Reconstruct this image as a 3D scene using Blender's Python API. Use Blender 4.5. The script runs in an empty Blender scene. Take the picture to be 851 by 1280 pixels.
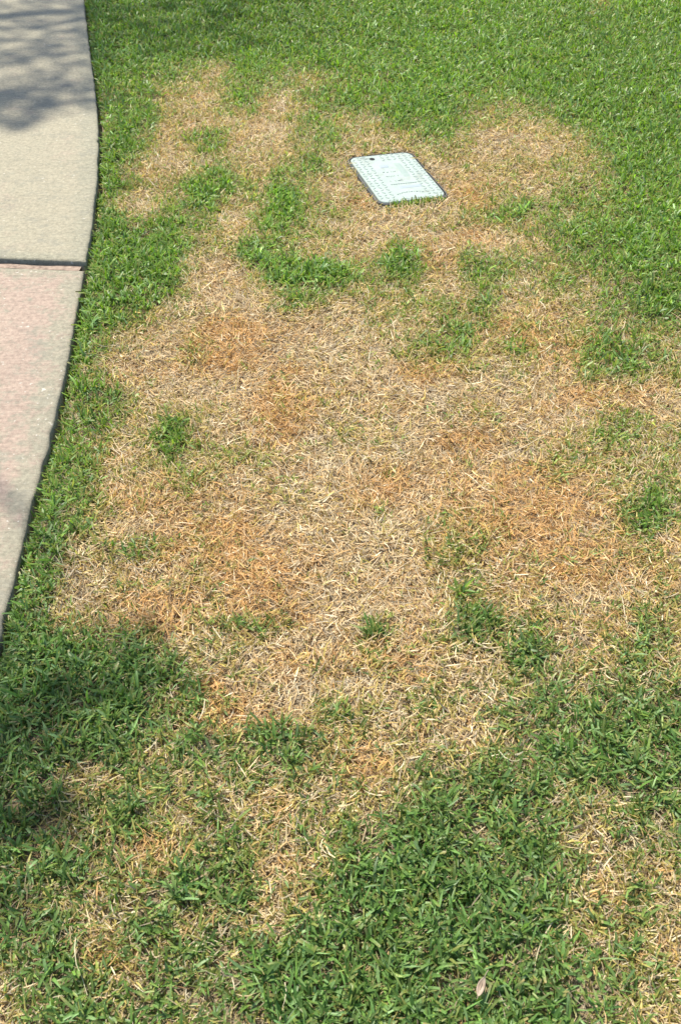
import bpy, bmesh, math, random
import numpy as np
from mathutils import Vector, Matrix

rng = np.random.default_rng(11)
random.seed(5)
scn = bpy.context.scene
C = scn.collection

# ------------------------------------------------------------------ camera
F, YH, CH = 1284.0, -470.0, 1.65            # focal length and horizon row (photo pixels), eye height (m)
TH = math.atan((640 - YH) / F)
cd = bpy.data.cameras.new('camera')
cam = bpy.data.objects.new('camera', cd)
C.objects.link(cam)
cd.sensor_fit = 'VERTICAL'; cd.sensor_height = 36.0; cd.lens = 36.0 * F / 1280.0
cd.clip_end = 500; cd.clip_start = 0.05
cd.dof.use_dof = True; cd.dof.focus_distance = 3.1; cd.dof.aperture_fstop = 15.0
cam.location = (0, 0, CH)
cam.rotation_euler = (math.pi / 2 - TH, 0, 0)
scn.camera = cam

# ------------------------------------------------------------------ sky, sun, exposure
SUN = Vector((-0.30, 0.27, 0.91)).normalized()       # towards the sun
w = bpy.data.worlds.new('World'); scn.world = w; w.use_nodes = True
wt = w.node_tree
sky = wt.nodes.new('ShaderNodeTexSky'); sky.sky_type = 'NISHITA'; sky.sun_disc = False
sky.sun_elevation = math.asin(SUN.z); sky.sun_rotation = math.atan2(SUN.x, SUN.y)
wt.links.new(sky.outputs[0], wt.nodes['Background'].inputs[0])
wt.nodes['Background'].inputs[1].default_value = 0.13
sl = bpy.data.lights.new('sun', 'SUN'); sl.energy = 4.6; sl.angle = math.radians(0.55); sl.color = (1, 0.94, 0.82)
so = bpy.data.objects.new('sun', sl); C.objects.link(so)
so.rotation_euler = SUN.to_track_quat('Z', 'Y').to_euler()
vs = scn.view_settings
vs.view_transform = 'Standard'; vs.look = 'None'; vs.gamma = 1.0; vs.use_curve_mapping = False
vs.exposure = 0.77

# ------------------------------------------------------------------ helpers
def gp(px, py, z=0.0):
    """photo pixel -> point on the horizontal plane at height z"""
    u = (px - 425.5) / F; v = (py - 640.0) / F
    dy = math.cos(TH) - v * math.sin(TH); dz = -math.sin(TH) - v * math.cos(TH)
    t = (CH - z) / -dz
    return np.array([u * t, dy * t])

def to_px(x, y):
    zc = y * math.cos(TH) + CH * math.sin(TH)
    yc = CH * math.cos(TH) - y * math.sin(TH)
    return 425.5 + F * x / zc, 640.0 + F * yc / zc

def hash2(i, j, s):
    i = i.astype(np.int64); j = j.astype(np.int64)
    h = (i * 374761393 + j * 668265263 + s * 974634777) & 0xffffffff
    h = ((h ^ (h >> 13)) * 1274126177) & 0xffffffff
    h = (h ^ (h >> 16)) & 0xffffff
    return h / float(0xffffff)

def vnoise(x, y, scale, s=0):
    x = np.asarray(x, float) / scale + 1000.3; y = np.asarray(y, float) / scale + 1000.7
    i = np.floor(x); j = np.floor(y); fx = x - i; fy = y - j
    fx = fx * fx * (3 - 2 * fx); fy = fy * fy * (3 - 2 * fy)
    a = hash2(i, j, s); b = hash2(i + 1, j, s); c = hash2(i, j + 1, s); d = hash2(i + 1, j + 1, s)
    return (a * (1 - fx) + b * fx) * (1 - fy) + (c * (1 - fx) + d * fx) * fy

def sstep(a, b, x):
    t = np.clip((x - a) / (b - a), 0, 1); return t * t * (3 - 2 * t)

def tag(o, label=None, cat=None, group=None, kind=None):
    if label: o['label'] = label
    if cat: o['category'] = cat
    if group: o['group'] = group
    if kind: o['kind'] = kind
    return o

def link(name, me, mat=None, parent=None):
    o = bpy.data.objects.new(name, me); C.objects.link(o)
    if mat is not None and me is not None: me.materials.append(mat)
    if parent: o.parent = parent
    return o

def np_mesh(name, V, Q, col=None, smooth=True, T=None):
    """mesh from numpy verts, quads (and tris)"""
    me = bpy.data.meshes.new(name)
    nq = len(Q); nt = 0 if T is None else len(T)
    me.vertices.add(len(V)); me.vertices.foreach_set('co', np.ascontiguousarray(V, np.float32).ravel())
    li = np.asarray(Q, np.int32).ravel()
    st = np.arange(nq, dtype=np.int32) * 4
    if nt:
        st = np.concatenate([st, nq * 4 + np.arange(nt, dtype=np.int32) * 3])
        li = np.concatenate([li, np.asarray(T, np.int32).ravel()])
    me.loops.add(len(li)); me.loops.foreach_set('vertex_index', li)
    me.polygons.add(nq + nt); me.polygons.foreach_set('loop_start', st)
    me.polygons.foreach_set('use_smooth', np.full(nq + nt, smooth))
    if col is not None:
        a = me.color_attributes.new('Col', 'FLOAT_COLOR', 'POINT')
        c4 = np.ones((len(V), 4), np.float32); c4[:, :3] = col
        a.data.foreach_set('color', c4.ravel())
    me.update(calc_edges=True)
    return me

# ------------------------------------------------------------------ materials
def mat(name):
    m = bpy.data.materials.new(name); m.use_nodes = True
    nt = m.node_tree; nt.nodes.clear()
    return m, nt, nt.nodes.new

def grass_mat(name, trans, rough, spec):
    m, nt, N = mat(name); L = nt.links.new
    at = N('ShaderNodeAttribute'); at.attribute_name = 'Col'
    p = N('ShaderNodeBsdfPrincipled'); p.inputs['Roughness'].default_value = rough
    p.inputs['Specular IOR Level'].default_value = spec
    tr = N('ShaderNodeBsdfTranslucent')
    hs = N('ShaderNodeHueSaturation'); hs.inputs['Value'].default_value = 1.5; hs.inputs['Saturation'].default_value = 1.1
    mx = N('ShaderNodeMixShader'); mx.inputs[0].default_value = trans
    out = N('ShaderNodeOutputMaterial')
    # faint fibre streaks along the blades
    tc = N('ShaderNodeTexCoord'); no = N('ShaderNodeTexNoise'); no.inputs['Scale'].default_value = 260; no.inputs['Detail'].default_value = 2
    mr = N('ShaderNodeMapRange'); mr.inputs['From Min'].default_value = 0.3; mr.inputs['From Max'].default_value = 0.7
    mr.inputs['To Min'].default_value = 0.8; mr.inputs['To Max'].default_value = 1.15
    mul = N('ShaderNodeMix'); mul.data_type = 'RGBA'; mul.blend_type = 'MULTIPLY'; mul.inputs[0].default_value = 1
    L(tc.outputs['Object'], no.inputs['Vector']); L(no.outputs[0], mr.inputs[0])
    L(at.outputs['Color'], mul.inputs[6]); L(mr.outputs[0], mul.inputs[7])
    L(mul.outputs[2], p.inputs['Base Color']); L(mul.outputs[2], hs.inputs['Color']); L(hs.outputs[0], tr.inputs['Color'])
    L(p.outputs[0], mx.inputs[1]); L(tr.outputs[0], mx.inputs[2]); L(mx.outputs[0], out.inputs[0])
    return m

M_GREEN = grass_mat('green_blade', 0.36, 0.45, 0.42)
M_DEAD = grass_mat('dry_blade', 0.22, 0.75, 0.25)

def ground_mat():
    m, nt, N = mat('soil_and_thatch'); L = nt.links.new
    tc = N('ShaderNodeTexCoord')
    n1 = N('ShaderNodeTexNoise'); n1.inputs['Scale'].default_value = 9; n1.inputs['Detail'].default_value = 6
    n2 = N('ShaderNodeTexNoise'); n2.inputs['Scale'].default_value = 160; n2.inputs['Detail'].default_value = 5
    cr = N('ShaderNodeValToRGB'); e = cr.color_ramp.elements
    e[0].position = 0.3; e[0].color = (0.085, 0.066, 0.042, 1); e[1].position = 0.72; e[1].color = (0.32, 0.25, 0.16, 1)
    mx = N('ShaderNodeMix'); mx.data_type = 'RGBA'; mx.blend_type = 'MULTIPLY'; mx.inputs[0].default_value = 0.7
    bp = N('ShaderNodeBump'); bp.inputs['Strength'].default_value = 0.8; bp.inputs['Distance'].default_value = 0.006
    p = N('ShaderNodeBsdfPrincipled'); p.inputs['Roughness'].default_value = 0.95
    out = N('ShaderNodeOutputMaterial')
    for n in (n1, n2): L(tc.outputs['Object'], n.inputs['Vector'])
    L(n2.outputs[0], cr.inputs[0]); L(cr.outputs[0], mx.inputs[6]); L(n1.outputs[1], mx.inputs[7])
    L(cr.outputs[0], p.inputs['Base Color']); L(n2.outputs[0], bp.inputs['Height']); L(bp.outputs[0], p.inputs['Normal'])
    L(p.outputs[0], out.inputs[0])
    return m

def concrete_mat(name, base, tint, edge_col, tint_amount):
    m, nt, N = mat(name); L = nt.links.new
    tc = N('ShaderNodeTexCoord')
    def noise(scale, detail=4, rough=0.55, vec=None):
        n = N('ShaderNodeTexNoise'); n.inputs['Scale'].default_value = scale
        n.inputs['Detail'].default_value = detail; n.inputs['Roughness'].default_value = rough
        L(vec or tc.outputs['Object'], n.inputs['Vector']); return n
    def mixc(a, b, fac, mode='MIX'):
        n = N('ShaderNodeMix'); n.data_type = 'RGBA'; n.blend_type = mode
        for s, v in ((0, fac), (6, a), (7, b)):
            if hasattr(v, 'is_linked'): L(v, n.inputs[s])
            else: n.inputs[s].default_value = v if s == 0 else (*v, 1)
        return n.outputs[2]
    def ramp(v, a, b, lo=0.0, hi=1.0):
        n = N('ShaderNodeMapRange'); n.inputs['From Min'].default_value = a; n.inputs['From Max'].default_value = b
        n.inputs['To Min'].default_value = lo; n.inputs['To Max'].default_value = hi
        L(v, n.inputs[0]); return n.outputs[0]
    big = noise(6.5, 10, 0.85); mid = noise(18, 8, 0.8); fine = noise(75, 6, 0.8)
    mp = N('ShaderNodeMapping'); mp.inputs['Scale'].default_value = (3, 45, 3); mp.inputs['Rotation'].default_value = (0, 0, 0.03)
    L(tc.outputs['Object'], mp.inputs['Vector'])
    broom = noise(6, 3, 0.6, mp.outputs[0])
    col = mixc(base, tint, ramp(big.outputs[0], 0.62 - tint_amount * 0.3, 0.85 - tint_amount * 0.3))
    col = mixc(col, edge_col, ramp(mid.outputs[0], 0.50, 0.68, 0, 0.5))
    at = N('ShaderNodeAttribute'); at.attribute_name = 'Col'
    ma = N('ShaderNodeMath'); ma.operation = 'MULTIPLY_ADD'; ma.inputs[1].default_value = 1.0
    sub = N('ShaderNodeMath'); sub.operation = 'SUBTRACT'; L(mid.outputs[0], sub.inputs[0]); sub.inputs[1].default_value = 0.5
    sc = N('ShaderNodeMath'); sc.operation = 'MULTIPLY'; L(sub.outputs[0], sc.inputs[0]); sc.inputs[1].default_value = 4.5
    L(at.outputs['Fac'], ma.inputs[0]); L(sc.outputs[0], ma.inputs[2])
    col = mixc(col, edge_col, ramp(ma.outputs[0], 0.1, 0.95, 0, 0.85))
    col = mixc(col, (0.5, 0.5, 0.5), 0.0)
    v1 = ramp(fine.outputs[0], 0.3, 0.7, 0.62, 1.30); v2 = ramp(broom.outputs[0], 0.3, 0.7, 0.90, 1.07)
    v3 = ramp(noise(0.9, 3).outputs[0], 0.3, 0.7, 0.92, 1.04)
    for v in (v1, v2, v3): col = mixc(col, v, 1.0, 'MULTIPLY')
    # pale shell grit and dark pores, uneven in size
    grit = noise(70, 2, 0.5); gate = noise(5, 3, 0.6); pore = noise(120, 3, 0.6)
    g1 = N('ShaderNodeMath'); g1.operation = 'MULTIPLY_ADD'; g1.inputs[1].default_value = 0.22
    L(gate.outputs[0], g1.inputs[0]); L(grit.outputs[0], g1.inputs[2])
    col = mixc(col, (0.48, 0.45, 0.38), ramp(g1.outputs[0], 0.80, 0.86, 0, 0.9))
    col = mixc(col, (0.12, 0.105, 0.09), ramp(pore.outputs[0], 0.31, 0.25, 0, 0.6))
    col = mixc(col, (0.20, 0.19, 0.16), ramp(noise(9, 8, 0.85).outputs[0], 0.52, 0.70, 0, 0.55))
    bp = N('ShaderNodeBump'); bp.inputs['Strength'].default_value = 0.7; bp.inputs['Distance'].default_value = 0.004
    add = N('ShaderNodeMath'); add.operation = 'ADD'; L(fine.outputs[0], add.inputs[0]); L(broom.outputs[0], add.inputs[1])
    L(add.outputs[0], bp.inputs['Height'])
    p = N('ShaderNodeBsdfPrincipled'); p.inputs['Roughness'].default_value = 0.9
    p.inputs['Specular IOR Level'].default_value = 0.25
    L(col, p.inputs['Base Color']); L(bp.outputs[0], p.inputs['Normal'])
    out = N('ShaderNodeOutputMaterial'); L(p.outputs[0], out.inputs[0])
    return m

def simple_mat(name, c1, c2, scale=40, rough=0.7, bump=0.2, spec=0.4, dist=0.002):
    m, nt, N = mat(name); L = nt.links.new
    tc = N('ShaderNodeTexCoord'); n = N('ShaderNodeTexNoise'); n.inputs['Scale'].default_value = scale; n.inputs['Detail'].default_value = 6
    cr = N('ShaderNodeValToRGB'); e = cr.color_ramp.elements
    e[0].position = 0.32; e[0].color = (*c1, 1); e[1].position = 0.68; e[1].color = (*c2, 1)
    bp = N('ShaderNodeBump'); bp.inputs['Strength'].default_value = bump; bp.inputs['Distance'].default_value = dist
    p = N('ShaderNodeBsdfPrincipled'); p.inputs['Roughness'].default_value = rough; p.inputs['Specular IOR Level'].default_value = spec
    out = N('ShaderNodeOutputMaterial')
    L(tc.outputs['Object'], n.inputs['Vector']); L(n.outputs[0], cr.inputs[0]); L(cr.outputs[0], p.inputs['Base Color'])
    L(n.outputs[0], bp.inputs['Height']); L(bp.outputs[0], p.inputs['Normal']); L(p.outputs[0], out.inputs[0])
    return m

# ------------------------------------------------------------------ the sidewalk edge, as a line on the ground
ZS = 0.027                                             # slab top
EDGE_PX = [(105, 0), (112, 60), (119, 112), (123.5, 165), (122, 220), (116, 278), (107, 327), (97, 380), (86, 440), (73, 500),
           (58, 560), (41, 622), (24, 690), (8, 756), (0, 789)]
E0 = np.array([gp(a, b, ZS) for a, b in EDGE_PX])       # far -> near
def extend(P, n, step, bend):
    """go on past the last point with a slight bend"""
    P = list(P); d = P[-1] - P[-2]; d = d / np.linalg.norm(d)
    for _ in range(n):
        c, s = math.cos(bend), math.sin(bend); d = np.array([c * d[0] - s * d[1], s * d[0] + c * d[1]])
        P.append(P[-1] + d * step)
    return np.array(P)
E1 = extend(E0, 10, 0.3, -0.03)
E1 = extend(E1[::-1], 10, 0.6, 0.02)[::-1]
def resample(P, step):
    seg = np.linalg.norm(np.diff(P, axis=0), axis=1); s = np.concatenate([[0], np.cumsum(seg)])
    t = np.arange(0, s[-1], step)
    for _ in range(2):
        Q = np.stack([np.interp(t, s, P[:, 0]), np.interp(t, s, P[:, 1])], 1)
    k = 9; pad = np.pad(Q, ((k, k), (0, 0)), mode='edge')
    ker = np.hanning(2 * k + 1); ker /= ker.sum()
    S = np.stack([np.convolve(pad[:, i], ker, 'valid') for i in (0, 1)], 1)
    S[:k] = Q[:k]; S[-k:] = Q[-k:]
    return S
EDGE = resample(E1, 0.02)                               # far -> near, lawn on its +x side
EY = EDGE[::-1, 1]; EX = EDGE[::-1, 0]
def edge_x(y): return np.interp(y, EY, EX)

# ------------------------------------------------------------------ lid frame of reference
LC = [gp(*p, 0.02) for p in ((435, 195), (512, 187), (558, 241), (477, 252))]
lid_c = sum(LC) / 4
lid_v = ((LC[3] - LC[0]) + (LC[2] - LC[1])) / 2; lid_len = float(np.linalg.norm(lid_v)); lid_v /= lid_len   # towards the viewer
lid_u = np.array([-lid_v[1], lid_v[0]])                                                                     # to the right
lid_w = float(np.linalg.norm((LC[1] - LC[0]) + (LC[2] - LC[3])) / 2)
print('lid', lid_c, lid_w, lid_len)
lid_ang = math.atan2(lid_u[1], lid_u[0])
def lid_dist(x, y):
    """signed distance to the lid's outline (negative inside)"""
    dx = x - lid_c[0]; dy = y - lid_c[1]
    u = np.abs(dx * lid_u[0] + dy * lid_u[1]) - lid_w / 2; v = np.abs(dx * lid_v[0] + dy * lid_v[1]) - lid_len / 2
    return np.where((u > 0) & (v > 0), np.hypot(u, v), np.maximum(u, v))

def ground_z(x, y):
    z = 0.016 * (vnoise(x, y, 0.55, 3) - 0.5) + 0.010 * (vnoise(x, y, 0.16, 4) - 0.5)
    inside = (y > EY[0]) & (y < EY[-1])
    d = np.asarray(x) - edge_x(y)
    tr = np.exp(-((d - 0.004) / 0.028) ** 2) * inside
    z = z * (1 - 0.6 * tr) - 0.035 * tr
    under = inside & (d < -0.01) & (d > -1.75)
    z = np.where(under, -0.05, z)
    ld = lid_dist(np.asarray(x), np.asarray(y))
    return np.where(ld < 0.02, np.minimum(z, 0.0) - 0.004, z)

# ------------------------------------------------------------------ ground sheet
def axis(a, b, step, far):
    core = np.arange(a, b + 1e-6, step); out = []; d = step; p = b
    while p < far: d *= 1.35; p += d; out.append(p)
    lo = []; d = step; p = a
    while p > -far: d *= 1.35; p -= d; lo.append(p)
    return np.concatenate([lo[::-1], core, out])
gx = axis(-2.6, 3.0, 0.03, 70); gy = axis(0.1, 7.0, 0.035, 70)
X, Y = np.meshgrid(gx, gy)
Z = ground_z(X, Y)
V = np.stack([X.ravel(), Y.ravel(), Z.ravel()], 1)
nx, ny = len(gx), len(gy)
idx = np.arange(nx * ny).reshape(ny, nx)
Q = np.stack([idx[:-1, :-1].ravel(), idx[:-1, 1:].ravel(), idx[1:, 1:].ravel(), idx[1:, :-1].ravel()], 1)
ground = link('ground', np_mesh('ground', V, Q), ground_mat()); tag(ground, kind='structure')

# ------------------------------------------------------------------ sidewalk of cast slabs
walk = link('sidewalk', None); tag(walk, kind='structure')
CREAM, PINK, LICHEN = (0.318, 0.288, 0.208), (0.342, 0.262, 0.206), (0.275, 0.260, 0.190)
M_CON1 = concrete_mat('concrete_cream', CREAM, PINK, LICHEN, 0.25)
M_CON2 = concrete_mat('concrete_pink', PINK, (0.37, 0.29, 0.225), LICHEN, 0.3)
M_FILL = simple_mat('joint_board', (0.16, 0.115, 0.085), (0.33, 0.25, 0.19), 60, 0.9, 0.5)
J0, J1 = gp(105, 331, ZS), gp(0, 327, ZS)
jd = (J1 - J0) / np.linalg.norm(J1 - J0)                # along the joint, away from the lawn
WID = 1.55
def cross_t(t_edge):                                    # the edge point at that index and the matching point on the far side
    return EDGE[t_edge], EDGE[t_edge] + jd * WID
jn = np.array([-jd[1], jd[0]])
if jn[1] < 0: jn = -jn                                  # pointing away from the viewer
side = (EDGE - J0) @ jn                                 # + beyond the joint
side_up = side[::-1]; EDGE_UP = EDGE[::-1]              # near -> far
def edge_at(sv): return np.stack([np.interp(sv, side_up, EDGE_UP[:, 0]), np.interp(sv, side_up, EDGE_UP[:, 1])], 1)
def slab(lo, hi, top, material):
    """one cast slab between two cross lines, worn round at its edges"""
    ins = np.array([0, 0.0025, 0.007, 0.014, 0.03, 0.055])
    along = np.concatenate([lo + ins, np.arange(lo + 0.07, hi - 0.065, 0.02), hi - ins[::-1]])
    across = np.concatenate([ins, [0.09, 0.13, 0.2, 0.35], np.linspace(0.5, WID - 0.5, 4), WID - np.array([0.35, 0.2, 0.13, 0.09]), WID - ins[::-1]])
    drop = lambda d: np.interp(d, [0, 0.0025, 0.007, 0.014], [0.007, 0.0035, 0.001, 0.0])
    R = edge_at(along); n, m = len(along), len(across)
    chip = np.convolve(rng.normal(0, 1, n), np.hanning(5) / 2, 'same') * 0.0022
    chip -= 0.006 * (vnoise(along, along * 0, 0.16, 77) > 0.80)
    wave = np.convolve(rng.normal(0, 1, m), np.hanning(3) / 2, 'same') * 0.0006
    P = R[:, None, :] + jd[None, None, :] * across[None, :, None]
    fade = np.clip(1 - across / 0.05, 0, 1)
    P[:, :, 0] += chip[:, None] * fade[None]
    da = np.minimum(along - lo, hi - along)[:, None]; db = np.minimum(across, WID - across)[None] * 0.93
    z = top - np.maximum(drop(da), drop(db)) + 0.0012 * (vnoise(P[:, :, 0], P[:, :, 1], 0.12, 78) - 0.5)
    c = 1 - sstep(0.03, 0.10, np.minimum(da + 0.02, db))
    V = np.concatenate([P, z[:, :, None]], 2).reshape(-1, 3)
    idx = np.arange(n * m).reshape(n, m)
    Q = [np.stack([idx[:-1, 1:].ravel(), idx[:-1, :-1].ravel(), idx[1:, :-1].ravel(), idx[1:, 1:].ravel()], 1)]
    loop = np.concatenate([idx[0, :], idx[1:, -1], idx[-1, -2::-1], idx[-2:0:-1, 0]])
    low = V[loop].copy(); low[:, 2] = -0.09; k = np.arange(len(loop)); k2 = (k + 1) % len(loop)
    Q.append(np.stack([loop[k], loop[k2], len(V) + k2, len(V) + k], 1))
    V = np.concatenate([V, low]); col = np.concatenate([c.ravel(), np.ones(len(loop))])[:, None].repeat(3, 1)
    return link('slab', np_mesh('slab', V, np.concatenate(Q), col), material, walk)
GAP = 0.056
L_slab = 3.75
slab(GAP * 0.5, L_slab, ZS + 0.002, M_CON1)
slab(-L_slab, -GAP * 0.5, ZS - 0.004, M_CON2)
slab(L_slab + GAP, 1.6 * L_slab, ZS, M_CON2)
# fibre board left in the joint
fb = J0 + jd * 0.012; fe = J0 + jd * (WID - 0.02)
nseg = 70; ks = np.linspace(0, 1, nseg)[:, None]; cl = fb + (fe - fb) * ks
hw = 0.014 + 0.0010 * np.convolve(rng.normal(size=nseg), np.ones(4) / 2, 'same')
zt = 0.0145 + 0.0015 * np.convolve(rng.normal(size=nseg), np.ones(5) / 5, 'same')
ln = jn
A = np.column_stack([cl - ln * hw[:, None] - ln * 0.0060, zt]); B = np.column_stack([cl + ln * hw[:, None] - ln * 0.0060, zt])
A0 = A.copy(); A0[:, 2] = -0.06; B0 = B.copy(); B0[:, 2] = -0.06
Vb = np.concatenate([A0, A, B, B0]); i = np.arange(nseg - 1)
Qb = np.concatenate([np.stack([r * nseg + i, (r + 1) * nseg + i, (r + 1) * nseg + i + 1, r * nseg + i + 1], 1) for r in range(3)])
link('joint_board', np_mesh('joint_board', Vb, Qb, smooth=False), M_FILL, walk)

# ------------------------------------------------------------------ in-ground utility box with its lid
def lid_mat():
    m = simple_mat('faded_mint_plastic', (0.295, 0.352, 0.315), (0.34, 0.392, 0.355), 25, 0.6, 0.3, 0.35)
    nt = m.node_tree; N = nt.nodes.new; L = nt.links.new
    p = next(n for n in nt.nodes if n.type == 'BSDF_PRINCIPLED'); src = p.inputs['Base Color'].links[0].from_socket
    tc = N('ShaderNodeTexCoord'); n1 = N('ShaderNodeTexNoise'); n1.inputs['Scale'].default_value = 16; n1.inputs['Detail'].default_value = 9; n1.inputs['Roughness'].default_value = 0.75
    mr = N('ShaderNodeMapRange'); mr.inputs['From Min'].default_value = 0.52; mr.inputs['From Max'].default_value = 0.78; mr.inputs['To Max'].default_value = 0.75
    mx = N('ShaderNodeMix'); mx.data_type = 'RGBA'; mx.inputs[7].default_value = (0.17, 0.155, 0.11, 1)
    L(tc.outputs['Object'], n1.inputs['Vector']); L(n1.outputs[0], mr.inputs[0]); L(mr.outputs[0], mx.inputs[0]); L(src, mx.inputs[6]); L(mx.outputs[2], p.inputs['Base Color'])
    return m
M_LID = lid_mat()
M_LIDMARK = simple_mat('mint_mark', (0.245, 0.308, 0.27), (0.28, 0.337, 0.30), 60, 0.6, 0.1)
M_LIDBLUE = simple_mat('mint_mark_blue', (0.26, 0.31, 0.325), (0.295, 0.34, 0.355), 60, 0.6, 0.1)
M_RIM = simple_mat('dark_box_rim', (0.05, 0.055, 0.055), (0.10, 0.10, 0.095), 50, 0.7, 0.2)
M_HOLE = simple_mat('hole_shade', (0.01, 0.01, 0.01), (0.02, 0.02, 0.02), 50, 0.9, 0.1)
box = link('utility_box', None)
box.location = (lid_c[0], lid_c[1], 0.0); box.rotation_euler = (0, math.radians(0.6), lid_ang)
tag(box, 'pale mint green rectangular utility box lid set flush in the dry lawn', 'utility box')
def rrect(w2, h2, r, n=7):
    pts = []
    for cx, cy, a0 in ((w2 - r, h2 - r, 0), (-w2 + r, h2 - r, 90), (-w2 + r, -h2 + r, 180), (w2 - r, -h2 + r, 270)):
        for k in range(n):
            a = math.radians(a0 + 90 * k / (n - 1)); pts.append((cx + r * math.cos(a), cy + r * math.sin(a)))
    return pts
LW, LL, LR = lid_w / 2, lid_len / 2, 0.036
ZL = 0.012
def loft(name, rings, cap, material, parent, smooth=False):
    bm = bmesh.new(); prev = None
    for pts, z in rings:
        vsn = [bm.verts.new((x, y, z)) for x, y in pts]
        if prev:
            for i in range(len(vsn)):
                bm.faces.new((prev[i], prev[(i + 1) % len(vsn)], vsn[(i + 1) % len(vsn)], vsn[i]))
        prev = vsn
    if cap: bm.faces.new(prev)
    bmesh.ops.recalc_face_normals(bm, faces=bm.faces)
    me = bpy.data.meshes.new(name); bm.to_mesh(me); bm.free()
    return link(name, me, material, parent)
lid = loft('lid', [(rrect(LW, LL, LR), -0.01), (rrect(LW, LL, LR), ZL - 0.004), (rrect(LW - 0.0015, LL - 0.0015, LR), ZL - 0.001),
                   (rrect(LW - 0.004, LL - 0.004, LR), ZL)], True, M_LID, box)
loft('rim', [(rrect(LW + 0.013, LL + 0.013, LR + 0.012), -0.10), (rrect(LW + 0.012, LL + 0.012, LR + 0.011), ZL - 0.005),
             (rrect(LW + 0.0095, LL + 0.0095, LR + 0.009), ZL - 0.003), (rrect(LW + 0.006, LL + 0.006, LR + 0.006), ZL - 0.003),
             (rrect(LW + 0.0055, LL + 0.0055, LR + 0.0055), -0.02)], True, M_RIM, box)
def pads(name, items, h, material, parent, z0=ZL, kind=None):
    """small raised bars: (cx, cy, length, width, angle)"""
    bm = bmesh.new()
    for cx, cy, a, b, ang in items:
        c, s = math.cos(ang), math.sin(ang)
        lo, hi = [], []
        for q, lst, z in ((1.0, lo, z0 - 0.001), (0.72, hi, z0 + h)):
            for sx, sy in ((-1, -1), (1, -1), (1, 1), (-1, 1)):
                x, y = sx * a / 2 * (q if a > b * 2 else q), sy * b / 2 * q
                lst.append(bm.verts.new((cx + c * x - s * y, cy + s * x + c * y, z)))
        bm.faces.new(hi)
        for k in range(4): bm.faces.new((lo[k], lo[(k + 1) % 4], hi[(k + 1) % 4], hi[k]))
    bmesh.ops.recalc_face_normals(bm, faces=bm.faces)
    me = bpy.data.meshes.new(name); bm.to_mesh(me); bm.free()
    o = link(name, me, material, parent)
    if kind: o['kind'] = kind
    return o
# in lid space +y points away from the viewer (v runs towards the viewer)
items = []
def uv(u, v): return (-LW + 2 * LW * u, LL - 2 * LL * v)
pu0, pu1, pv0, pv1 = 0.30, 0.73, 0.17, 0.96
st = 0.0225
nxp = int(2 * LW / st); nyp = int(2 * LL / st)
for a in range(nxp):
    for b in range(nyp):
        u = (a + 0.5) / nxp; v = (b + 0.5) / nyp
        x, y = uv(u, v)
        if pu0 < u < pu1 and pv0 < v < pv1: continue
        if abs(x) > LW - 0.02 and abs(y) > LL - 0.02: continue
        if abs(u - 0.36) < 0.07 and v < 0.14: continue
        items.append((x, y, 0.017, 0.0065, math.radians(45 if (a + b) % 2 else -45)))
pads('tread_pattern', items, 0.0017, M_LIDMARK, lid, kind='stuff')
def bar(name, u, v, a, b, material, ang=0.0, h=0.0015):
    x, y = uv(u, v); return pads(name, [(x, y, a, b, ang)], h, material, lid)
bar('plate', 0.66, 0.38, 0.155, 0.030, M_LIDMARK, math.pi / 2)
bar('plate', 0.43, 0.27, 0.042, 0.032, M_LIDBLUE)
bar('plate', 0.59, 0.74, 0.105, 0.026, M_LIDBLUE, 0.0, 0.001)
lett = []
for row, (v, n, wd) in enumerate(((0.40, 7, 0.009), (0.50, 7, 0.009), (0.60, 8, 0.009))):
    for k in range(n):
        if random.random() < 0.8:
            x, y = uv(0.36 + 0.20 * k / n, v); lett.append((x, y + random.uniform(-.003, .003), 0.009, 0.0022, random.choice((0, math.pi / 2, 0.8, -0.8))))
for k in range(11):                                     # worn line and arc of raised marks
    x, y = uv(0.34 + 0.37 * k / 10, 0.67); lett.append((x, y, 0.0085, 0.0026, 0))
    a = (k - 5) / 5
    x, y = uv(0.51 + 0.19 * a, 0.875 - 0.03 * (1 - a * a)); lett.append((x, y, 0.010, 0.0035, -a * 0.4 + (math.pi / 2 if k % 2 else 0.3)))
pads('worn_raised_marks', lett, 0.002, M_LIDMARK, lid, kind='stuff')
# pull hole with its slot: flat black caps, the shade inside painted
hx, hy = uv(0.34, 0.085)
hole_pts = [(hx + 0.011 * math.cos(t), hy + 0.013 * math.sin(t)) for t in np.linspace(0, 2 * math.pi, 17)[:-1]]
loft('pull_hole', [(hole_pts, ZL - 0.004), (hole_pts, ZL + 0.0006)], True, M_HOLE, lid)
sx, sy = uv(0.235, 0.062)
pads('slot', [(sx, sy, 0.050, 0.005, -0.3)], 0.0004, M_HOLE, lid)

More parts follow.
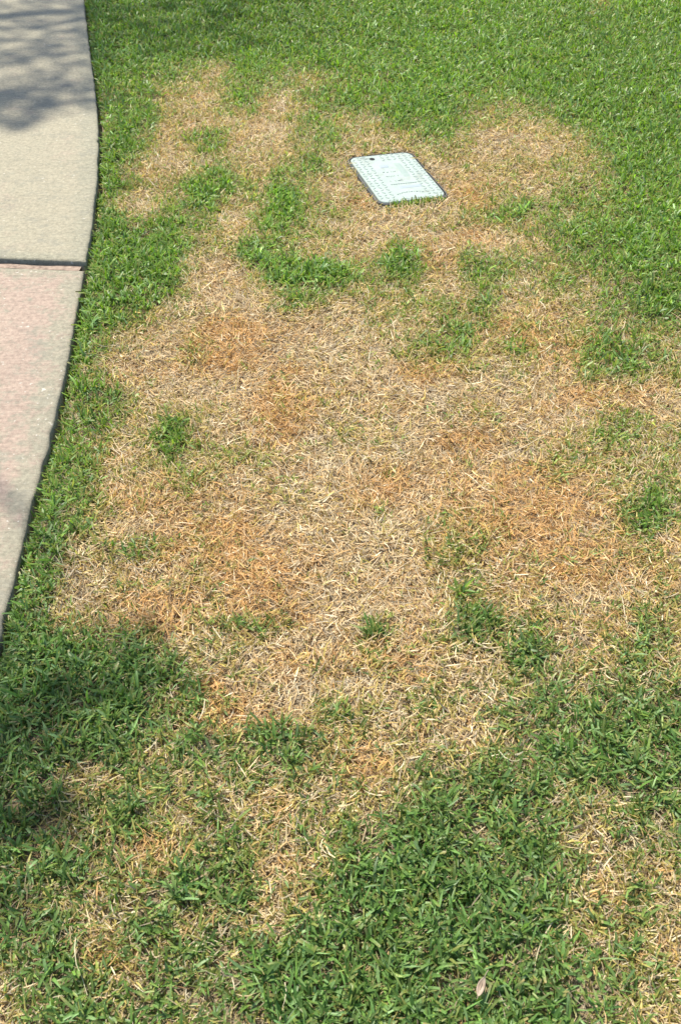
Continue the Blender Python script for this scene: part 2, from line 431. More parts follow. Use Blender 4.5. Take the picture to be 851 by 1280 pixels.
# ------------------------------------------------------------------ what grows where: read off the photograph, 28.4 px cells
GREEN = """
....998999 9999999999 9999996999
....999999 9999999999 9999999999
....999998 9999999999 9999999999
....988743 6765778899 9899999999
....777435 6436788999 8778999999
....898334 3136645888 6445789999
....895256 1325534367 4121247999
....983246 4256421221 3343456899
....953377 5474223422 1232456889
....843676 1575421121 5565666889
....998865 2655411321 1114688999
....999832 5864534761 5655577999
....999821 1687764641 4644656688
...9998621 0164324444 4523357789
...9875221 0011234345 5635357566
...8621130 0000121455 5352267645
..98510010 0000111122 3231256754
..98761101 0000000100 1111111222
..87752632 1011131011 2212114522
..97522742 2101131110 2111246544
..97423533 3410000100 0111344555
..87523242 1311000100 0111224575
.896422211 0112112101 2111112586
.886311121 1000110114 4311112564
.973355221 0000000013 4211112342
.961232221 0000000013 3112222122
8961111212 0010100012 6213111344
9843321123 4431123212 6634224455
9998786323 3211114212 5547422553
9999998542 1412114211 2257644553
9999998662 1110211123 1136755655
9978998562 0211543243 1256667888
8768987554 2675321111 1266578888
8888865576 5566321245 5657788888
8854465664 4455422467 6776578877
8754675544 3334544688 7787544577
8766675445 5424457888 7787544455
8876653255 6313378897 6888633543
8876543477 7311379999 8898643443
7764436788 7325679999 9998543554
7765356644 3236799999 9888635454
6774345656 6778889988 9988643334
4686544656 7889888988 8888776553
3788666667 7899998878 8888777533
3678766666 7899988788 9888876433
"""
rows = [r.replace(' ', '').replace('.', '9') for r in GREEN.strip().split('\n')]
GM = np.array([[int(c) for c in r] for r in rows], float) / 9.0
# rust-coloured straw: x, y, rx, ry, amount (photo pixels); negative = bleached
RUST = [(285, 435, 85, 30, .9), (350, 515, 45, 50, .95), (285, 700, 105, 55, .9), (330, 745, 55, 40, .8), (205, 775, 70, 28, .8),
        (650, 640, 110, 55, .95), (720, 690, 80, 50, .85), (475, 620, 55, 38, .8), (590, 238, 26, 18, .8), (285, 895, 60, 40, .8),
        (190, 1068, 48, 24, 1.0), (640, 425, 60, 28, .7), (715, 445, 55, 22, .8), (555, 330, 28, 22, .7), (545, 465, 45, 22, .8),
        (235, 625, 80, 35, .6), (400, 830, 100, 30, .55), (590, 550, 45, 25, .7), (130, 1185, 50, 30, .6), (825, 700, 30, 50, .6),
        (440, 960, 40, 45, .6), (120, 575, 60, 25, .7), (500, 840, 60, 25, .55), (300, 640, 50, 30, .5), (640, 745, 60, 22, .3),
        (780, 780, 50, 30, .5), (740, 500, 80, 18, .5), (600, 300, 45, 18, .45), (460, 240, 30, 30, .5), (400, 1090, 40, 30, .5)]

# tufts and bare spots smaller than a cell: x, y, rx, ry, amount
SPOTS = [(318, 318, 26, 22, .6), (365, 346, 36, 15, .7), (432, 346, 36, 14, .65), (500, 336, 34, 20, .6), (350, 250, 28, 36, .6), (262, 236, 38, 22, .5),
         (385, 384, 36, 12, .5), (302, 132, 18, 24, .5), (258, 178, 20, 16, .5), (595, 386, 26, 20, .45), (786, 456, 42, 22, .5), (640, 262, 55, 15, .5),
         (574, 440, 18, 24, .5), (648, 440, 14, 20, .5), (605, 346, 55, 15, .45), (240, 447, 16, 12, .4), (802, 645, 32, 36, .5), (695, 590, 28, 20, .5),
         (214, 552, 24, 42, .6), (168, 698, 30, 13, .6), (840, 742, 24, 30, .5), (600, 782, 46, 28, .5), (790, 812, 46, 24, .4), (582, 690, 30, 20, .45),
         (790, 548, 45, 24, .45), (690, 640, 12, 14, .3), (300, 790, 50, 10, .4), (120, 590, 30, 20, .3), (325, 580, 26, 18, .35), (545, 438, 36, 14, .4),
         (420, 540, 14, 14, .35), (415, 885, 24, 12, .4), (350, 940, 40, 24, .35), (300, 985, 30, 18, .3), (660, 815, 22, 34, .4), (250, 690, 14, 24, .3),
         (230, 865, 26, 30, .3), (420, 180, 24, 14, .4), (400, 205, 22, 10, .4), (440, 262, 16, 14, .35), (640, 205, 14, 12, .35), (700, 210, 16, 14, .35),
         (640, 185, 60, 22, -.3), (255, 140, 22, 22, -.3), (355, 130, 16, 12, -.35), (345, 165, 40, 12, -.3), (230, 205, 40, 14, -.3), (175, 262, 30, 10, -.3),
         (560, 300, 60, 14, -.35), (430, 318, 40, 8, -.3), (540, 192, 30, 8, -.3), (700, 395, 50, 22, -.25), (640, 420, 40, 14, -.3), (430, 395, 40, 16, -.3)]
WX = lambda x, y: 22 * (vnoise(x, y, 0.13, 21) - 0.5) + 12 * (vnoise(x, y, 0.05, 22) - 0.5)
def green_at(x, y):
    px, py = to_px(x, y)
    k = np.clip(1.0, 0, 1)
    px = px + WX(x, y) * 0.8; py = py + WX(x + 7.3, y - 3.1) * 0.6
    c = np.clip(px / 851 * 30 - 0.5, 0, 28.999); r = np.clip(py / 1280 * 45 - 0.5, 0, 43.999)
    i = r.astype(int); j = c.astype(int); fr = r - i; fc = c - j
    g = (GM[i, j] * (1 - fc) + GM[i, j + 1] * fc) * (1 - fr) + (GM[i + 1, j] * (1 - fc) + GM[i + 1, j + 1] * fc) * fr
    for a, b, rx, ry, k in SPOTS: g = g + 0.45 * k * np.exp(-(((px - a) / rx) ** 2 + ((py - b) / ry) ** 2))
    g = np.clip(g, 0, 1) * (1 - 0.16 * sstep(560, 640, px) * sstep(470, 520, py) * (1 - sstep(830, 900, py)))
    n = 0.5 * vnoise(x, y, 0.07, 31) + 0.5 * vnoise(x, y, 0.028, 32)
    return np.clip(g + 0.52 * (n - 0.5) * (1 - 0.55 * g), 0, 1) ** (1.50 - 0.16 * sstep(450, 560, py) - 0.22 * sstep(780, 950, py))
def rust_at(x, y):
    px, py = to_px(x, y); px = px + 1.5 * WX(x, y); py = py + 1.5 * WX(x + 4, y)
    o = np.zeros_like(px)
    for a, b, rx, ry, s in RUST:
        o = np.maximum(o, s * np.exp(-(((px - a) / rx) ** 2 + ((py - b) / ry) ** 2) ** 1.3))
    return np.clip(o * 1.15 + 0.12 + 0.55 * (vnoise(x, y, 0.10, 41) - 0.5) + 0.3 * (vnoise(x, y, 0.04, 42) - 0.5), 0, 1)

# ------------------------------------------------------------------ blades
def blades(P, az, lean, curl, length, width, roll, prof, col, fold=0.0, tipcol=None, bend=None):
    """N curved strips as one vertex/quad array. P (N,3); prof: half-width factors along the blade"""
    N = len(P); R = len(prof)
    t = np.linspace(0, 1, R)
    pos = P.copy(); centers = [pos.copy()]; tang = []
    h = np.stack([np.cos(az), np.sin(az), np.zeros(N)], 1); up = np.array([0, 0, 1.0])
    if bend is None: bend = rng.normal(0, 0.25, N)
    for k in range(R):
        h = np.stack([np.cos(az + bend * t[k]), np.sin(az + bend * t[k]), np.zeros(N)], 1)
        ang = lean + curl * t[k]
        tg = np.sin(ang)[:, None] * h + np.cos(ang)[:, None] * up
        tang.append(tg)
        if k < R - 1:
            angm = lean + curl * (t[k] + t[k + 1]) / 2
            pos = pos + (np.sin(angm)[:, None] * h + np.cos(angm)[:, None] * up) * (length / (R - 1))[:, None]
            pos[:, 2] = np.maximum(pos[:, 2], -0.004)
            centers.append(pos.copy())
    side0 = np.stack([-np.sin(az), np.cos(az), np.zeros(N)], 1)
    cols = 3 if fold else 2
    V = np.empty((N, R, cols, 3), np.float32)
    for k in range(R):
        nrm = np.cross(side0, tang[k])
        rl = roll * (0.6 + 0.8 * t[k])
        sd = np.cos(rl)[:, None] * side0 + np.sin(rl)[:, None] * nrm
        w2 = (width * prof[k] / 2)[:, None]
        if cols == 2:
            V[:, k, 0] = centers[k] - sd * w2; V[:, k, 1] = centers[k] + sd * w2
        else:
            nn = np.cross(sd, tang[k])
            V[:, k, 0] = centers[k] - sd * w2; V[:, k, 2] = centers[k] + sd * w2
            V[:, k, 1] = centers[k] + nn * w2 * fold
    base = (np.arange(N) * R * cols)[:, None, None]
    q = []
    for k in range(R - 1):
        for c in range(cols - 1):
            a = k * cols + c; q.append([a, a + 1, a + cols + 1, a + cols])
    Q = (base + np.array(q)[None]).reshape(-1, 4)
    cl = np.repeat(col[:, None, :], R * cols, 1).reshape(N, R, cols, 3)
    if tipcol is not None:
        m = np.clip((t - 0.55) / 0.45, 0, 1)[None, :, None, None]
        cl = cl * (1 - m * tipcol[1][:, None, None, None]) + tipcol[0][:, None, None, :] * m * tipcol[1][:, None, None, None]
    return V.reshape(-1, 3), Q, cl.reshape(-1, 3)

class Pile:
    def __init__(s): s.V, s.Q, s.K, s.n = [], [], [], 0
    def add(s, r):
        V, Q, K = r; s.V.append(V); s.Q.append(Q + s.n); s.K.append(K); s.n += len(V)
    def build(s, name, m, parent=None):
        me = np_mesh(name, np.concatenate(s.V), np.concatenate(s.Q), np.concatenate(s.K))
        return link(name, me, m, parent)

def lod(x, y):
    d = np.hypot(np.hypot(x, y), CH)
    return np.clip(0.72 + 0.28 * d / 2.6, 1.0, 1.65)

MARG = 0.55
def field(dens):
    """random points in view (plus a margin); density per m2 thinned with distance by lod^2"""
    y0, y1 = 0.35, 7.0
    xm = 3.6
    n = int(dens * (y1 - y0) * 2 * xm)
    x = rng.uniform(-xm, xm, n); y = rng.uniform(y0, y1, n)
    zc = y * math.cos(TH) + CH * math.sin(TH)
    half = 425.5 / F * zc
    over = np.abs(x) - half
    keep = (over < MARG)
    s = lod(x, y)
    p = 1 / s ** 2 * np.where(over > 0.06, 0.55, 1.0)
    keep &= rng.uniform(size=n) < p
    x, y = x[keep], y[keep]
    d = x - edge_x(y)
    ok = (d > 0.004 + 0.014 * vnoise(x, y, 0.09, 71)) & (lid_dist(x, y) > 0.012)
    return x[ok], y[ok]

# --- green shoots, four or five leaves each
def leaf_colour(n, x, y, g):
    """healthy leaves are deep green; leaves in thin turf run to yellow and olive"""
    px, py = to_px(x, y)
    deep = sstep(520, 900, py) * 0.8 + 0.2 * vnoise(x, y, 0.3, 51)  # cooler towards the viewer: part real variety, part backlight and shade put into colour
    a = np.array([0.160, 0.278, 0.034]); b = np.array([0.128, 0.228, 0.060]); yel = np.array([0.330, 0.315, 0.085]); dk = np.array([0.080, 0.150, 0.046])
    m = np.clip(deep + rng.normal(0, 0.22, n), 0, 1)[:, None]
    c = a * (1 - m) + b * m
    k = np.clip((0.85 - g) * 0.55 + rng.normal(0, 0.25, n), 0, 0.85)[:, None]
    c = c * (1 - k) + yel * k
    k2 = (rng.uniform(size=n) < 0.18)[:, None] * 0.6
    c = c * (1 - k2) + dk * k2
    k3 = (rng.uniform(size=n) < 0.14)[:, None] * 0.7
    c = c * (1 - k3) + np.array([0.20, 0.31, 0.13]) * k3
    return c * (rng.lognormal(0.04, 0.25, n) * (0.84 + 0.32 * vnoise(x, y, 0.8, 52)))[:, None]

green = Pile()
x, y = field(6900)
g = green_at(x, y)
keep = rng.uniform(size=len(x)) < g * 1.02 + 0.008
x, y, g = x[keep], y[keep], g[keep]
print('shoots', len(x))
def shoots(pile, x, y, g, size=1.0, leaves=(4, 6), zb=(0.0, 0.022), near_fold=1.75, spread=1.0):
    S = lod(x, y)
    fan = rng.uniform(0, 2 * math.pi, len(x))
    gz = ground_z(x, y) + rng.uniform(*zb, len(x)) * (0.35 + 0.65 * g)
    hgt = 0.62 + 0.46 * g
    tiltaz = rng.uniform(0, 2 * math.pi, len(x)); tilt = np.abs(rng.normal(0, 0.006, len(x)))
    for k in range(leaves[1]):
        sel = rng.uniform(size=len(x)) < (1.0 if k < leaves[0] else 0.5)
        xs, ys, gs, Ss = x[sel], y[sel], g[sel], S[sel]; n = len(xs)
        az = fan[sel] + k * math.pi + rng.normal(0, 0.55, n)
        lean = np.clip(rng.normal(0.78, 0.34, n) - 0.10 * (k == 0), 0.05, 1.4) * spread
        curl = rng.normal(0.55, 0.45, n)
        length = (rng.uniform(0.014, 0.032, n) + 0.012 * (rng.uniform(size=n) < 0.12)) * size * np.sqrt(Ss) * hgt[sel] * 1.08
        width = rng.uniform(0.0030, 0.0062, n) * size * (0.72 + 0.3 * gs) * Ss ** 0.9
        roll = rng.normal(0, 0.45, n)
        P = np.stack([xs + rng.normal(0, 0.004, n), ys + rng.normal(0, 0.004, n), gz[sel] + rng.uniform(0, 0.008, n)], 1)
        col = leaf_colour(n, xs, ys, gs)
        dist = np.hypot(xs, ys)
        straw = np.array([0.42, 0.31, 0.13]) * rng.uniform(0.7, 1.2, n)[:, None]
        tipf = (rng.uniform(size=n) < 0.22) * rng.uniform(0.3, 0.95, n)
        mown = rng.uniform(size=n) < 0.35
        for fl in (True, False):
            for mw in (True, False):
                q = ((dist < near_fold) == fl) & (mown == mw)
                if not q.any(): continue
                prof = np.array([0.66, 1.0, 0.80]) if mw else np.array([0.68, 1.0, 0.24])
                if fl: prof = np.array([0.62, 1.0, 0.98, 0.76]) if mw else np.array([0.60, 1.0, 0.88, 0.18])
                pile.add(blades(P[q], az[q], lean[q], curl[q], length[q], width[q], roll[q], prof, col[q],
                                fold=0.30 if fl else 0.0, tipcol=(straw[q], tipf[q])))
shoots(green, x, y, g)
# yellowing, thin leaves where the turf thins out
x, y = field(17000)
g = green_at(x, y)
keep = rng.uniform(size=len(x)) < 0.9 * np.exp(-((g - 0.40) / 0.28) ** 2) + 0.28 * sstep(0.5, 1, g) + 0.03
x, y, g = x[keep], y[keep], g[keep]; n = len(x); S_ = lod(x, y)
k = np.clip(g + rng.normal(0, 0.3, n), 0, 1)[:, None]
col = (np.array([0.50, 0.38, 0.13]) * (1 - k) + np.array([0.21, 0.26, 0.06]) * k) * rng.lognormal(0, 0.2, n)[:, None]
green.add(blades(np.stack([x, y, ground_z(x, y) + rng.uniform(0.002, 0.018, n)], 1), rng.uniform(0, 6.283, n), np.clip(rng.normal(0.95, 0.35, n), 0.1, 1.5),
                 rng.normal(0.4, 0.4, n), rng.uniform(0.016, 0.036, n) * np.sqrt(S_), rng.uniform(0.0018, 0.0040, n) * S_, rng.normal(0, 0.6, n), np.array([0.7, 1.0, 0.35]), col))
go = green.build('green_grass', M_GREEN)
tag(go, 'short mown green grass of the healthy lawn around the dry patch', 'grass', kind='stuff')
print('green verts', green.n)

# --- dry straw
def straw_colour(n, r, shade):
    pale = np.array([0.585, 0.465, 0.270]); grey = np.array([0.41, 0.345, 0.240]); rust = np.array([0.540, 0.325, 0.125]); deep = np.array([0.27, 0.135, 0.05])
    m = np.clip(r * 1.05 + rng.normal(0, 0.36, n), 0, 1)[:, None]
    c = pale * (1 - m) + rust * m
    u = rng.uniform(size=n)
    k = ((u < 0.27) * (1 - 0.6 * np.clip(r, 0, 1)))[:, None]; c = c * (1 - k) + grey * k
    k = ((u > 0.94) * 0.7)[:, None]; c = c * (1 - k) + deep * k
    k = (rng.uniform(size=n) < 0.15 * (1 - 0.6 * np.clip(r, 0, 1)))[:, None] * 0.85; c = c * (1 - k) + np.array([0.74, 0.65, 0.45]) * k
    return c * rng.lognormal(0, 0.17, n)[:, None]
dead = Pile()
def straw(pile, x, y, g, z_hi=0.016, lo=0.016, hi=0.046, wlo=0.0010, whi=0.0027):
    n = len(x); S = lod(x, y); r = rust_at(x, y)
    comb = 2 * math.pi * vnoise(x, y, 0.22, 61) * 1.5
    az = np.where(rng.uniform(size=n) < 0.45, comb + rng.normal(0, 0.7, n), rng.uniform(0, 2 * math.pi, n))
    lift = rng.uniform(size=n)
    lean = np.where(lift < 0.72, rng.normal(1.38, 0.16, n), rng.uniform(0.5, 1.3, n))
    curl = np.where(lift < 0.72, rng.normal(0.1, 0.45, n), rng.normal(0.6, 0.5, n))
    length = rng.uniform(lo, hi, n) * np.sqrt(S) * np.where(lift > 0.72, 0.62, 1.0)
    width = rng.uniform(wlo, whi, n) * S
    wide = rng.uniform(size=n) < 0.16; width[wide] *= 1.45
    P = np.stack([x, y, ground_z(x, y) + 0.001 + z_hi * (1 + 0.25 * g) * rng.uniform(size=n) ** 1.2], 1)
    # keep straw laid near the walk or the lid from reaching over it
    ex = x + np.cos(az) * length; ey = y + np.sin(az) * length
    bad = (ex - edge_x(ey) < 0.006) | (lid_dist(ex, ey) < 0.002)
    az[bad] += math.pi
    ex = x + np.cos(az) * length; ey = y + np.sin(az) * length
    bad = (ex - edge_x(ey) < 0.006) | (lid_dist(ex, ey) < 0.002); length[bad] *= 0.35
    col = straw_colour(n, r, None) * (1 - 0.28 * sstep(0.2, 0.9, g))[:, None]   # straw darkened under live turf, the leaves' shade painted in
    width *= 1 - 0.3 * sstep(0.3, 0.9, g); length *= 1 - 0.2 * sstep(0.3, 0.9, g)
    far = np.hypot(x, y) > 2.6
    for R in (0, 1, 2, 3):
        q = ((np.arange(n) % 2) == R % 2) & (far == (R > 1))
        prof = (np.array([0.8, 1.0, 0.9, 0.6]), np.array([0.55, 1.0, 0.95, 0.35]), np.array([0.85, 1.0, 0.6]), np.array([0.6, 1.0, 0.4]))[R]
        pile.add(blades(P[q], az[q], lean[q], curl[q], length[q], width[q], rng.normal(0, 0.7, q.sum()), prof, col[q], bend=rng.normal(0, 0.6, q.sum())))
x, y = field(36000)
g = green_at(x, y)
keep = rng.uniform(size=len(x)) < (1 - 0.66 * sstep(0.3, 1, g))
x, y, g = x[keep], y[keep], g[keep]
print('straw', len(x))
straw(dead, x, y, g)
# runners (stolons) creeping over the thatch
def runners(pile, n, live):
    x, y = field(n); g = green_at(x, y)
    k = rng.uniform(size=len(x)) < (sstep(0.25, 0.7, g) if live else 1 - 0.6 * g); x, y, g = x[k], y[k], g[k]; m = len(x)
    az = rng.uniform(0, 2 * math.pi, m); ln = rng.uniform(0.06, 0.20, m)
    ex = x + np.cos(az) * ln; ey = y + np.sin(az) * ln
    ok = (ex - edge_x(ey) > 0.02) & (lid_dist(ex, ey) > 0.03) & (lid_dist((x + ex) / 2, (y + ey) / 2) > 0.03)
    x, y, az, ln = x[ok], y[ok], az[ok], ln[ok]; m = len(x)
    if live: col = np.array([0.20, 0.19, 0.06]) * (1 - (t := rng.uniform(size=m)[:, None])) + np.array([0.26, 0.13, 0.07]) * t
    else: col = np.array([0.50, 0.42, 0.28]) * (1 - (t := rng.uniform(size=m)[:, None])) + np.array([0.36, 0.25, 0.14]) * t
    z = ground_z(x, y) + rng.uniform(0.010, 0.020, m)
    prof = np.array([1, .85, 1.15, .85, 1.1, .8, 1.0, .8, .9, .5])
    pile.add(blades(np.stack([x, y, z], 1), az, rng.normal(1.56, 0.03, m), rng.normal(0.0, 0.06, m), ln, rng.uniform(0.0016, 0.0028, m), rng.normal(0, 0.3, m),
                    prof, col * rng.lognormal(0, .15, m)[:, None], fold=0.5, bend=rng.normal(0, 0.9, m)))
runners(dead, 70, False); runners(dead, 60, True)
do = dead.build('dry_grass', M_DEAD)
tag(do, 'matted dead grass, straw and rust coloured, in the bare patch', 'dry grass', kind='stuff')
print('dead verts', dead.n)

# ------------------------------------------------------------------ tufts that stand alone in the straw
def tuft(px, py, n, rad, size, label, group=None, up=0.8):
    c = gp(px, py, 0.0); pile = Pile()
    a = rng.uniform(0, 2 * math.pi, n); r = rad * rng.uniform(size=n) ** 0.62 * rng.uniform(0.7, 1.25, n)
    x = r * np.cos(a) + c[0]; y = r * np.sin(a) + c[1]
    ok = lid_dist(x, y) > 0.014; x, y = x[ok], y[ok]
    shoots(pile, x, y, np.clip(0.95 - 0.45 * (np.hypot(x - c[0], y - c[1]) / rad) ** 2 + rng.normal(0, .08, len(x)), .3, 1), size=size, zb=(0, 0.006), near_fold=9, spread=up)
    z0 = float(ground_z(np.array([c[0]]), np.array([c[1]]))[0])
    pile.V = [v - np.array([c[0], c[1], z0], np.float32) for v in pile.V]
    o = pile.build('grass_tuft', M_GREEN); o.location = (c[0], c[1], z0)
    return tag(o, label, 'grass tuft', group)
tuft(472, 800, 11, 0.020, 1.35, 'small dark green grass tuft alone in the straw of the patch')
tuft(576, 748, 5, 0.012, 1.5, 'single upright grass shoot with one broad leaf beside a larger tuft', up=0.45)
tuft(602, 785, 26, 0.055, 1.2, 'wide green grass tuft in straw beside the single upright shoot')
tuft(648, 822, 22, 0.05, 1.2, 'bluish green grass tuft between the straw and the dense turf')
tuft(800, 648, 34, 0.06, 1.1, 'dense green grass tuft among rust coloured straw')
tuft(212, 550, 34, 0.055, 1.0, 'tall narrow green tuft in straw beside the sidewalk turf')
tuft(502, 338, 46, 0.075, 1.0, 'round green tuft in straw close to the fringed edge of the lid')
tuft(345, 268, 46, 0.075, 1.0, 'green tuft left alive in straw between the lid and the sidewalk')
def fringe():
    n = 46; t = rng.uniform(0.0, 0.86, n) ** 1.15; pile = Pile()
    e = np.array([lid_c + lid_v * (lid_len / 2 + 0.014 + 0.03 * rng.uniform() ** 2) + lid_u * (-lid_w / 2 + 0.02 + lid_w * k) for k in t])
    shoots(pile, e[:, 0], e[:, 1], np.full(n, 0.8), size=0.9, zb=(0, 0.003), near_fold=9, spread=0.45)
    c = e.mean(0); pile.V = [v - np.array([c[0], c[1], 0], np.float32) for v in pile.V]
    o = pile.build('grass_tuft', M_GREEN); o.location = (c[0], c[1], 0)
    return tag(o, 'low fringe of grass blades along one short edge of the lid', 'grass tuft')
fringe()

# ------------------------------------------------------------------ fallen leaf and dry stems on the turf
M_LEAF = simple_mat('dry_leaf', (0.30, 0.22, 0.15), (0.42, 0.32, 0.23), 90, 0.6, 0.3)
c = gp(600, 1236, 0.035)
def dry_leaf():
    R, Cn = 13, 7; Vv = []
    Ln, Wd = 0.031, 0.0125
    for i in range(R):
        t = i / (R - 1); w2 = Wd / 2 * (math.sin(math.pi * t ** 0.85) ** 0.8 if 0 < t < 1 else 0.02)
        for j in range(Cn):
            s = j / (Cn - 1) * 2 - 1
            Vv.append((s * w2, (t - 0.5) * Ln, 0.35 * abs(s) * w2 + 0.006 * (t - 0.5) ** 2 * 4 + 0.0006 * math.sin(9 * t + 2 * s)))
    Qv = [(i * Cn + j, i * Cn + j + 1, (i + 1) * Cn + j + 1, (i + 1) * Cn + j) for i in range(R - 1) for j in range(Cn - 1)]
    return np_mesh('leaf_blade', np.array(Vv), np.array(Qv))
leaf = link('fallen_leaf', None); tag(leaf, 'small pinkish brown fallen leaf lying on the dense green turf', 'leaf')
leaf.location = (c[0], c[1], 0.045); leaf.rotation_euler = (math.radians(24), math.radians(14), math.radians(-20))
lb = link('leaf_blade', dry_leaf(), M_LEAF, leaf)
so_ = lb.modifiers.new('thick', 'SOLIDIFY'); so_.thickness = 0.0004
def stem_mesh(name, pts, r0, r1):
    pts = np.array(pts, float); n = len(pts); K = 6; Vv = []
    for i in range(n):
        d = pts[min(i + 1, n - 1)] - pts[max(i - 1, 0)]; d /= np.linalg.norm(d)
        a = np.cross(d, (0, 0, 1.0)); a /= np.linalg.norm(a); b = np.cross(a, d); r = r0 + (r1 - r0) * i / (n - 1)
        for k in range(K): Vv.append(pts[i] + r * (math.cos(k * 2 * math.pi / K) * a + math.sin(k * 2 * math.pi / K) * b))
    Qv = [(i * K + k, i * K + (k + 1) % K, (i + 1) * K + (k + 1) % K, (i + 1) * K + k) for i in range(n - 1) for k in range(K)]
    return np_mesh(name, np.array(Vv), np.array(Qv))
link('midrib', stem_mesh('midrib', [(0, -0.02, 0.0058), (0, -0.008, 0.0016), (0, 0.008, 0.0012), (0, 0.02, 0.0064), (0.001, 0.026, 0.009)], 0.0004, 0.0007), M_LEAF, leaf)
M_STEM = simple_mat('dry_stem', (0.40, 0.36, 0.21), (0.54, 0.48, 0.31), 120, 0.7, 0.2)
def dry_stem(pix, z, r, label):
    base = gp(*pix[0], z); pts = []
    for i, (a, b) in enumerate(pix):
        q = gp(a, b, z); pts.append((q[0] - base[0], q[1] - base[1], 0.004 * math.sin(i * 1.3)))
    o = link('dry_stem', stem_mesh('dry_stem', pts, r, r * 0.5), M_STEM)
    o.location = (base[0], base[1], z); return tag(o, label, 'stem')
dry_stem([(95, 1172), (94, 1188), (96, 1206), (103, 1222), (109, 1243)], 0.030, 0.0009, 'long pale bent grass stem lying on mixed green and straw turf')
dry_stem([(356, 1228), (358, 1240), (356, 1252), (353, 1258)], 0.030, 0.0009, 'short pale curved stem lying on dense green turf')
dry_stem([(398, 628), (415, 619), (432, 612), (450, 605)], 0.022, 0.0014, 'long cream straw lying across the middle of the dry patch')
dry_stem([(623, 938), (630, 948), (639, 952), (649, 950)], 0.032, 0.0013, 'forked looking dry stem beside the bleached straw')

# ------------------------------------------------------------------ lawn going on outside the view
sp = Pile()
xs = rng.uniform(-0.3, 0.3, 700); ys = rng.uniform(-0.3, 0.3, 700)
n = len(xs)
for k in range(4):
    P = np.stack([xs, ys, rng.uniform(0, 0.015, n)], 1)
    sp.add(blades(P, rng.uniform(0, 6.28, n), rng.normal(0.8, 0.3, n), rng.normal(0.5, 0.4, n), rng.uniform(0.03, 0.06, n),
                  rng.uniform(0.007, 0.012, n), rng.normal(0, 0.4, n), np.array([0.6, 1.0, 0.5]), leaf_colour(n, xs, ys + 3, np.full(n, 0.95))))
patch_me = np_mesh('turf_patch', np.concatenate(sp.V), np.concatenate(sp.Q), np.concatenate(sp.K)); patch_me.materials.append(M_GREEN)
patch = bpy.data.objects.new('turf_patch', patch_me)
pts = []
for ax in np.arange(-14, 14, 0.42):
    for ay in np.arange(-5, 22, 0.42):
        zc = ay * math.cos(TH) + CH * math.sin(TH); half = 425.5 / F * max(zc, 0.1) + MARG
        inside = (0.1 < ay < 7.25) and abs(ax) < half + 0.2
        d = ax - float(edge_x(ay))
        if inside or (-1.95 < d < 0.33): continue
        pts.append((ax + random.uniform(-.08, .08), ay + random.uniform(-.08, .08), 0.0))
me = bpy.data.meshes.new('lawn_surround'); me.from_pydata(pts, [], [])
sur = link('surrounding_grass', me); tag(sur, 'green lawn going on beyond the dry patch', 'grass', kind='stuff')
ng = bpy.data.node_groups.new('scatter_turf', 'GeometryNodeTree')
ng.interface.new_socket('Geometry', in_out='INPUT', socket_type='NodeSocketGeometry'); ng.interface.new_socket('Geometry', in_out='OUTPUT', socket_type='NodeSocketGeometry')
gi = ng.nodes.new('NodeGroupInput'); gout = ng.nodes.new('NodeGroupOutput'); ip = ng.nodes.new('GeometryNodeInstanceOnPoints')
oi = ng.nodes.new('GeometryNodeObjectInfo'); oi.inputs['Object'].default_value = patch
rv = ng.nodes.new('FunctionNodeRandomValue'); rv.data_type = 'FLOAT_VECTOR'; rv.inputs[0].default_value = (0, 0, 0); rv.inputs[1].default_value = (0, 0, 6.28)
ng.links.new(gi.outputs[0], ip.inputs['Points']); ng.links.new(oi.outputs['Geometry'], ip.inputs['Instance'])
ng.links.new(rv.outputs[0], ip.inputs['Rotation']); ng.links.new(ip.outputs[0], gout.inputs[0])
sur.modifiers.new('scatter', 'NODES').node_group = ng

# ------------------------------------------------------------------ the tree beyond the walk whose limbs shade it
M_BARK = simple_mat('bark', (0.10, 0.08, 0.06), (0.20, 0.17, 0.13), 18, 0.95, 0.8, 0.2, 0.02)
TB = np.array([-5.6, 7.4, 0.0])
tree = link('shade_tree', None); tree.location = TB
tag(tree, 'spreading tree beyond the sidewalk casting dappled shade on the walk', 'tree')
S = np.array(SUN)
def above(px, py, h):                                   # a point at height h whose shadow falls on that spot
    q = gp(px, py, 0.0); return np.array([q[0], q[1], 0]) + S * (h / S[2])
clumps = []                                             # centre, radius, leaves
for px, py, h, r, nl in ((20, 42, 9.6, .6, 280), (90, 82, 9.4, .42, 165), (-60, 107, 9.7, .6, 290), (45, 130, 9.3, .36, 185), (180, 14, 8.9, .6, 260), (262, 46, 8.7, .42, 130), (330, 10, 8.8, .4, 60),
                         (-120, 30, 9.8, .8, 360), (80, 20, 9.6, .45, 170), (0, 146, 9.2, .3, 170), (130, 56, 8.5, .4, 120), (95, 128, 8.3, .24, 90),
                         (35, 858, 7.0, .20, 15), (130, 868, 7.1, .19, 13), (195, 862, 7.0, .12, 5), (70, 940, 7.0, .2, 10), (-60, 900, 7.1, .3, 34), (0, 1010, 7.0, .18, 7),
                         (-150, 1000, 7.1, .4, 170)):
    clumps.append((above(px, py, h), r, nl))
for _ in range(60):
    a = random.uniform(0, 6.28); rr = random.uniform(0.3, 3.0)
    cc = TB + np.array([rr * math.cos(a), rr * math.sin(a), random.uniform(6.0, 10.0)])
    sh = cc - S * (cc[2] / S[2]); px, py = to_px(sh[0], sh[1])
    if -380 < px < 1150 and -160 < py < 1500: continue
    clumps.append((cc, random.uniform(.4, .75), 260))
lv, lk = [], []
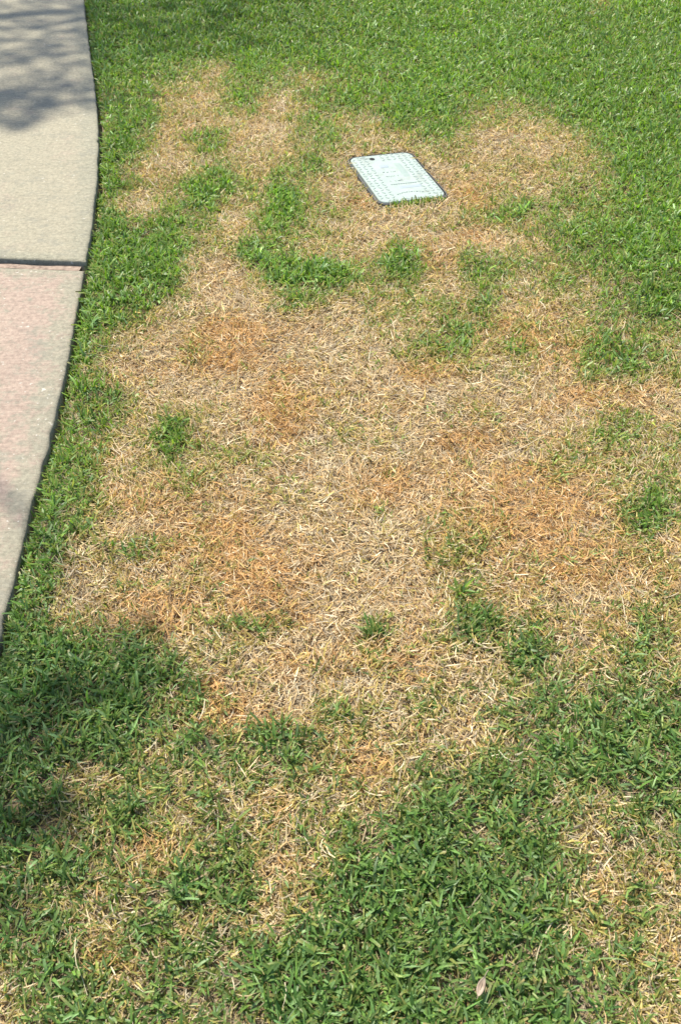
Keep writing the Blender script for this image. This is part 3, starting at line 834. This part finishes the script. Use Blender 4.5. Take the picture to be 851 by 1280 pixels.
for cc, r, nl in clumps:
    d = rng.normal(size=(nl, 3)); d /= np.linalg.norm(d, axis=1)[:, None]
    p = cc - TB + d * (r * rng.uniform(size=(nl, 1)) ** 0.4) * np.array([1, 1, 0.7])
    t = rng.normal(size=(nl, 3)); t /= np.linalg.norm(t, axis=1)[:, None]; b = np.cross(t, rng.normal(size=(nl, 3))); b /= np.linalg.norm(b, axis=1)[:, None]
    s = rng.uniform(0.035, 0.065, (nl, 1))
    lv.append(np.stack([p - t * s, p - b * s * .45, p + t * s, p + b * s * .45], 1).reshape(-1, 3))
    lk.append(np.repeat(np.array([[0.06, 0.11, 0.03]]) * rng.lognormal(0, .2, (nl, 1)), 4, 0))
V = np.concatenate(lv); crown = link('crown', np_mesh('crown', V, np.arange(len(V)).reshape(-1, 4), np.concatenate(lk), smooth=False), M_GREEN, tree)
# trunk and limbs
def limb(bm, A, B, r0, r1, sag=0.0, n=8):
    A, B = np.array(A), np.array(B); prev = None
    for i in range(n + 1):
        t = i / n; p = A + (B - A) * t + np.array([0, 0, sag * math.sin(math.pi * t)]) + (rng.normal(0, 0.03, 3) if 0 < i < n else 0)
        d = Vector(B - A).normalized(); a = d.orthogonal().normalized(); b = d.cross(a); r = r0 + (r1 - r0) * t
        ring = [bm.verts.new(Vector(p) + (a * math.cos(k * math.pi / 4) + b * math.sin(k * math.pi / 4)) * r) for k in range(8)]
        if prev:
            for k in range(8): bm.faces.new((prev[k], prev[(k + 1) % 8], ring[(k + 1) % 8], ring[k]))
        prev = ring
bm = bmesh.new(); limb(bm, (0, 0, -0.1), (0.1, -0.1, 5.0), 0.30, 0.18, 0, 14)
me = bpy.data.meshes.new('trunk'); bm.to_mesh(me); bm.free(); link('trunk', me, M_BARK, tree)
for cc, r, nl in clumps[::2]:
    bm = bmesh.new(); e = cc - TB
    limb(bm, (0.1, -0.1, 4.8), e, 0.06, 0.006, 0.35)
    me = bpy.data.meshes.new('limb'); bm.to_mesh(me); bm.free(); link('limb', me, M_BARK, tree)
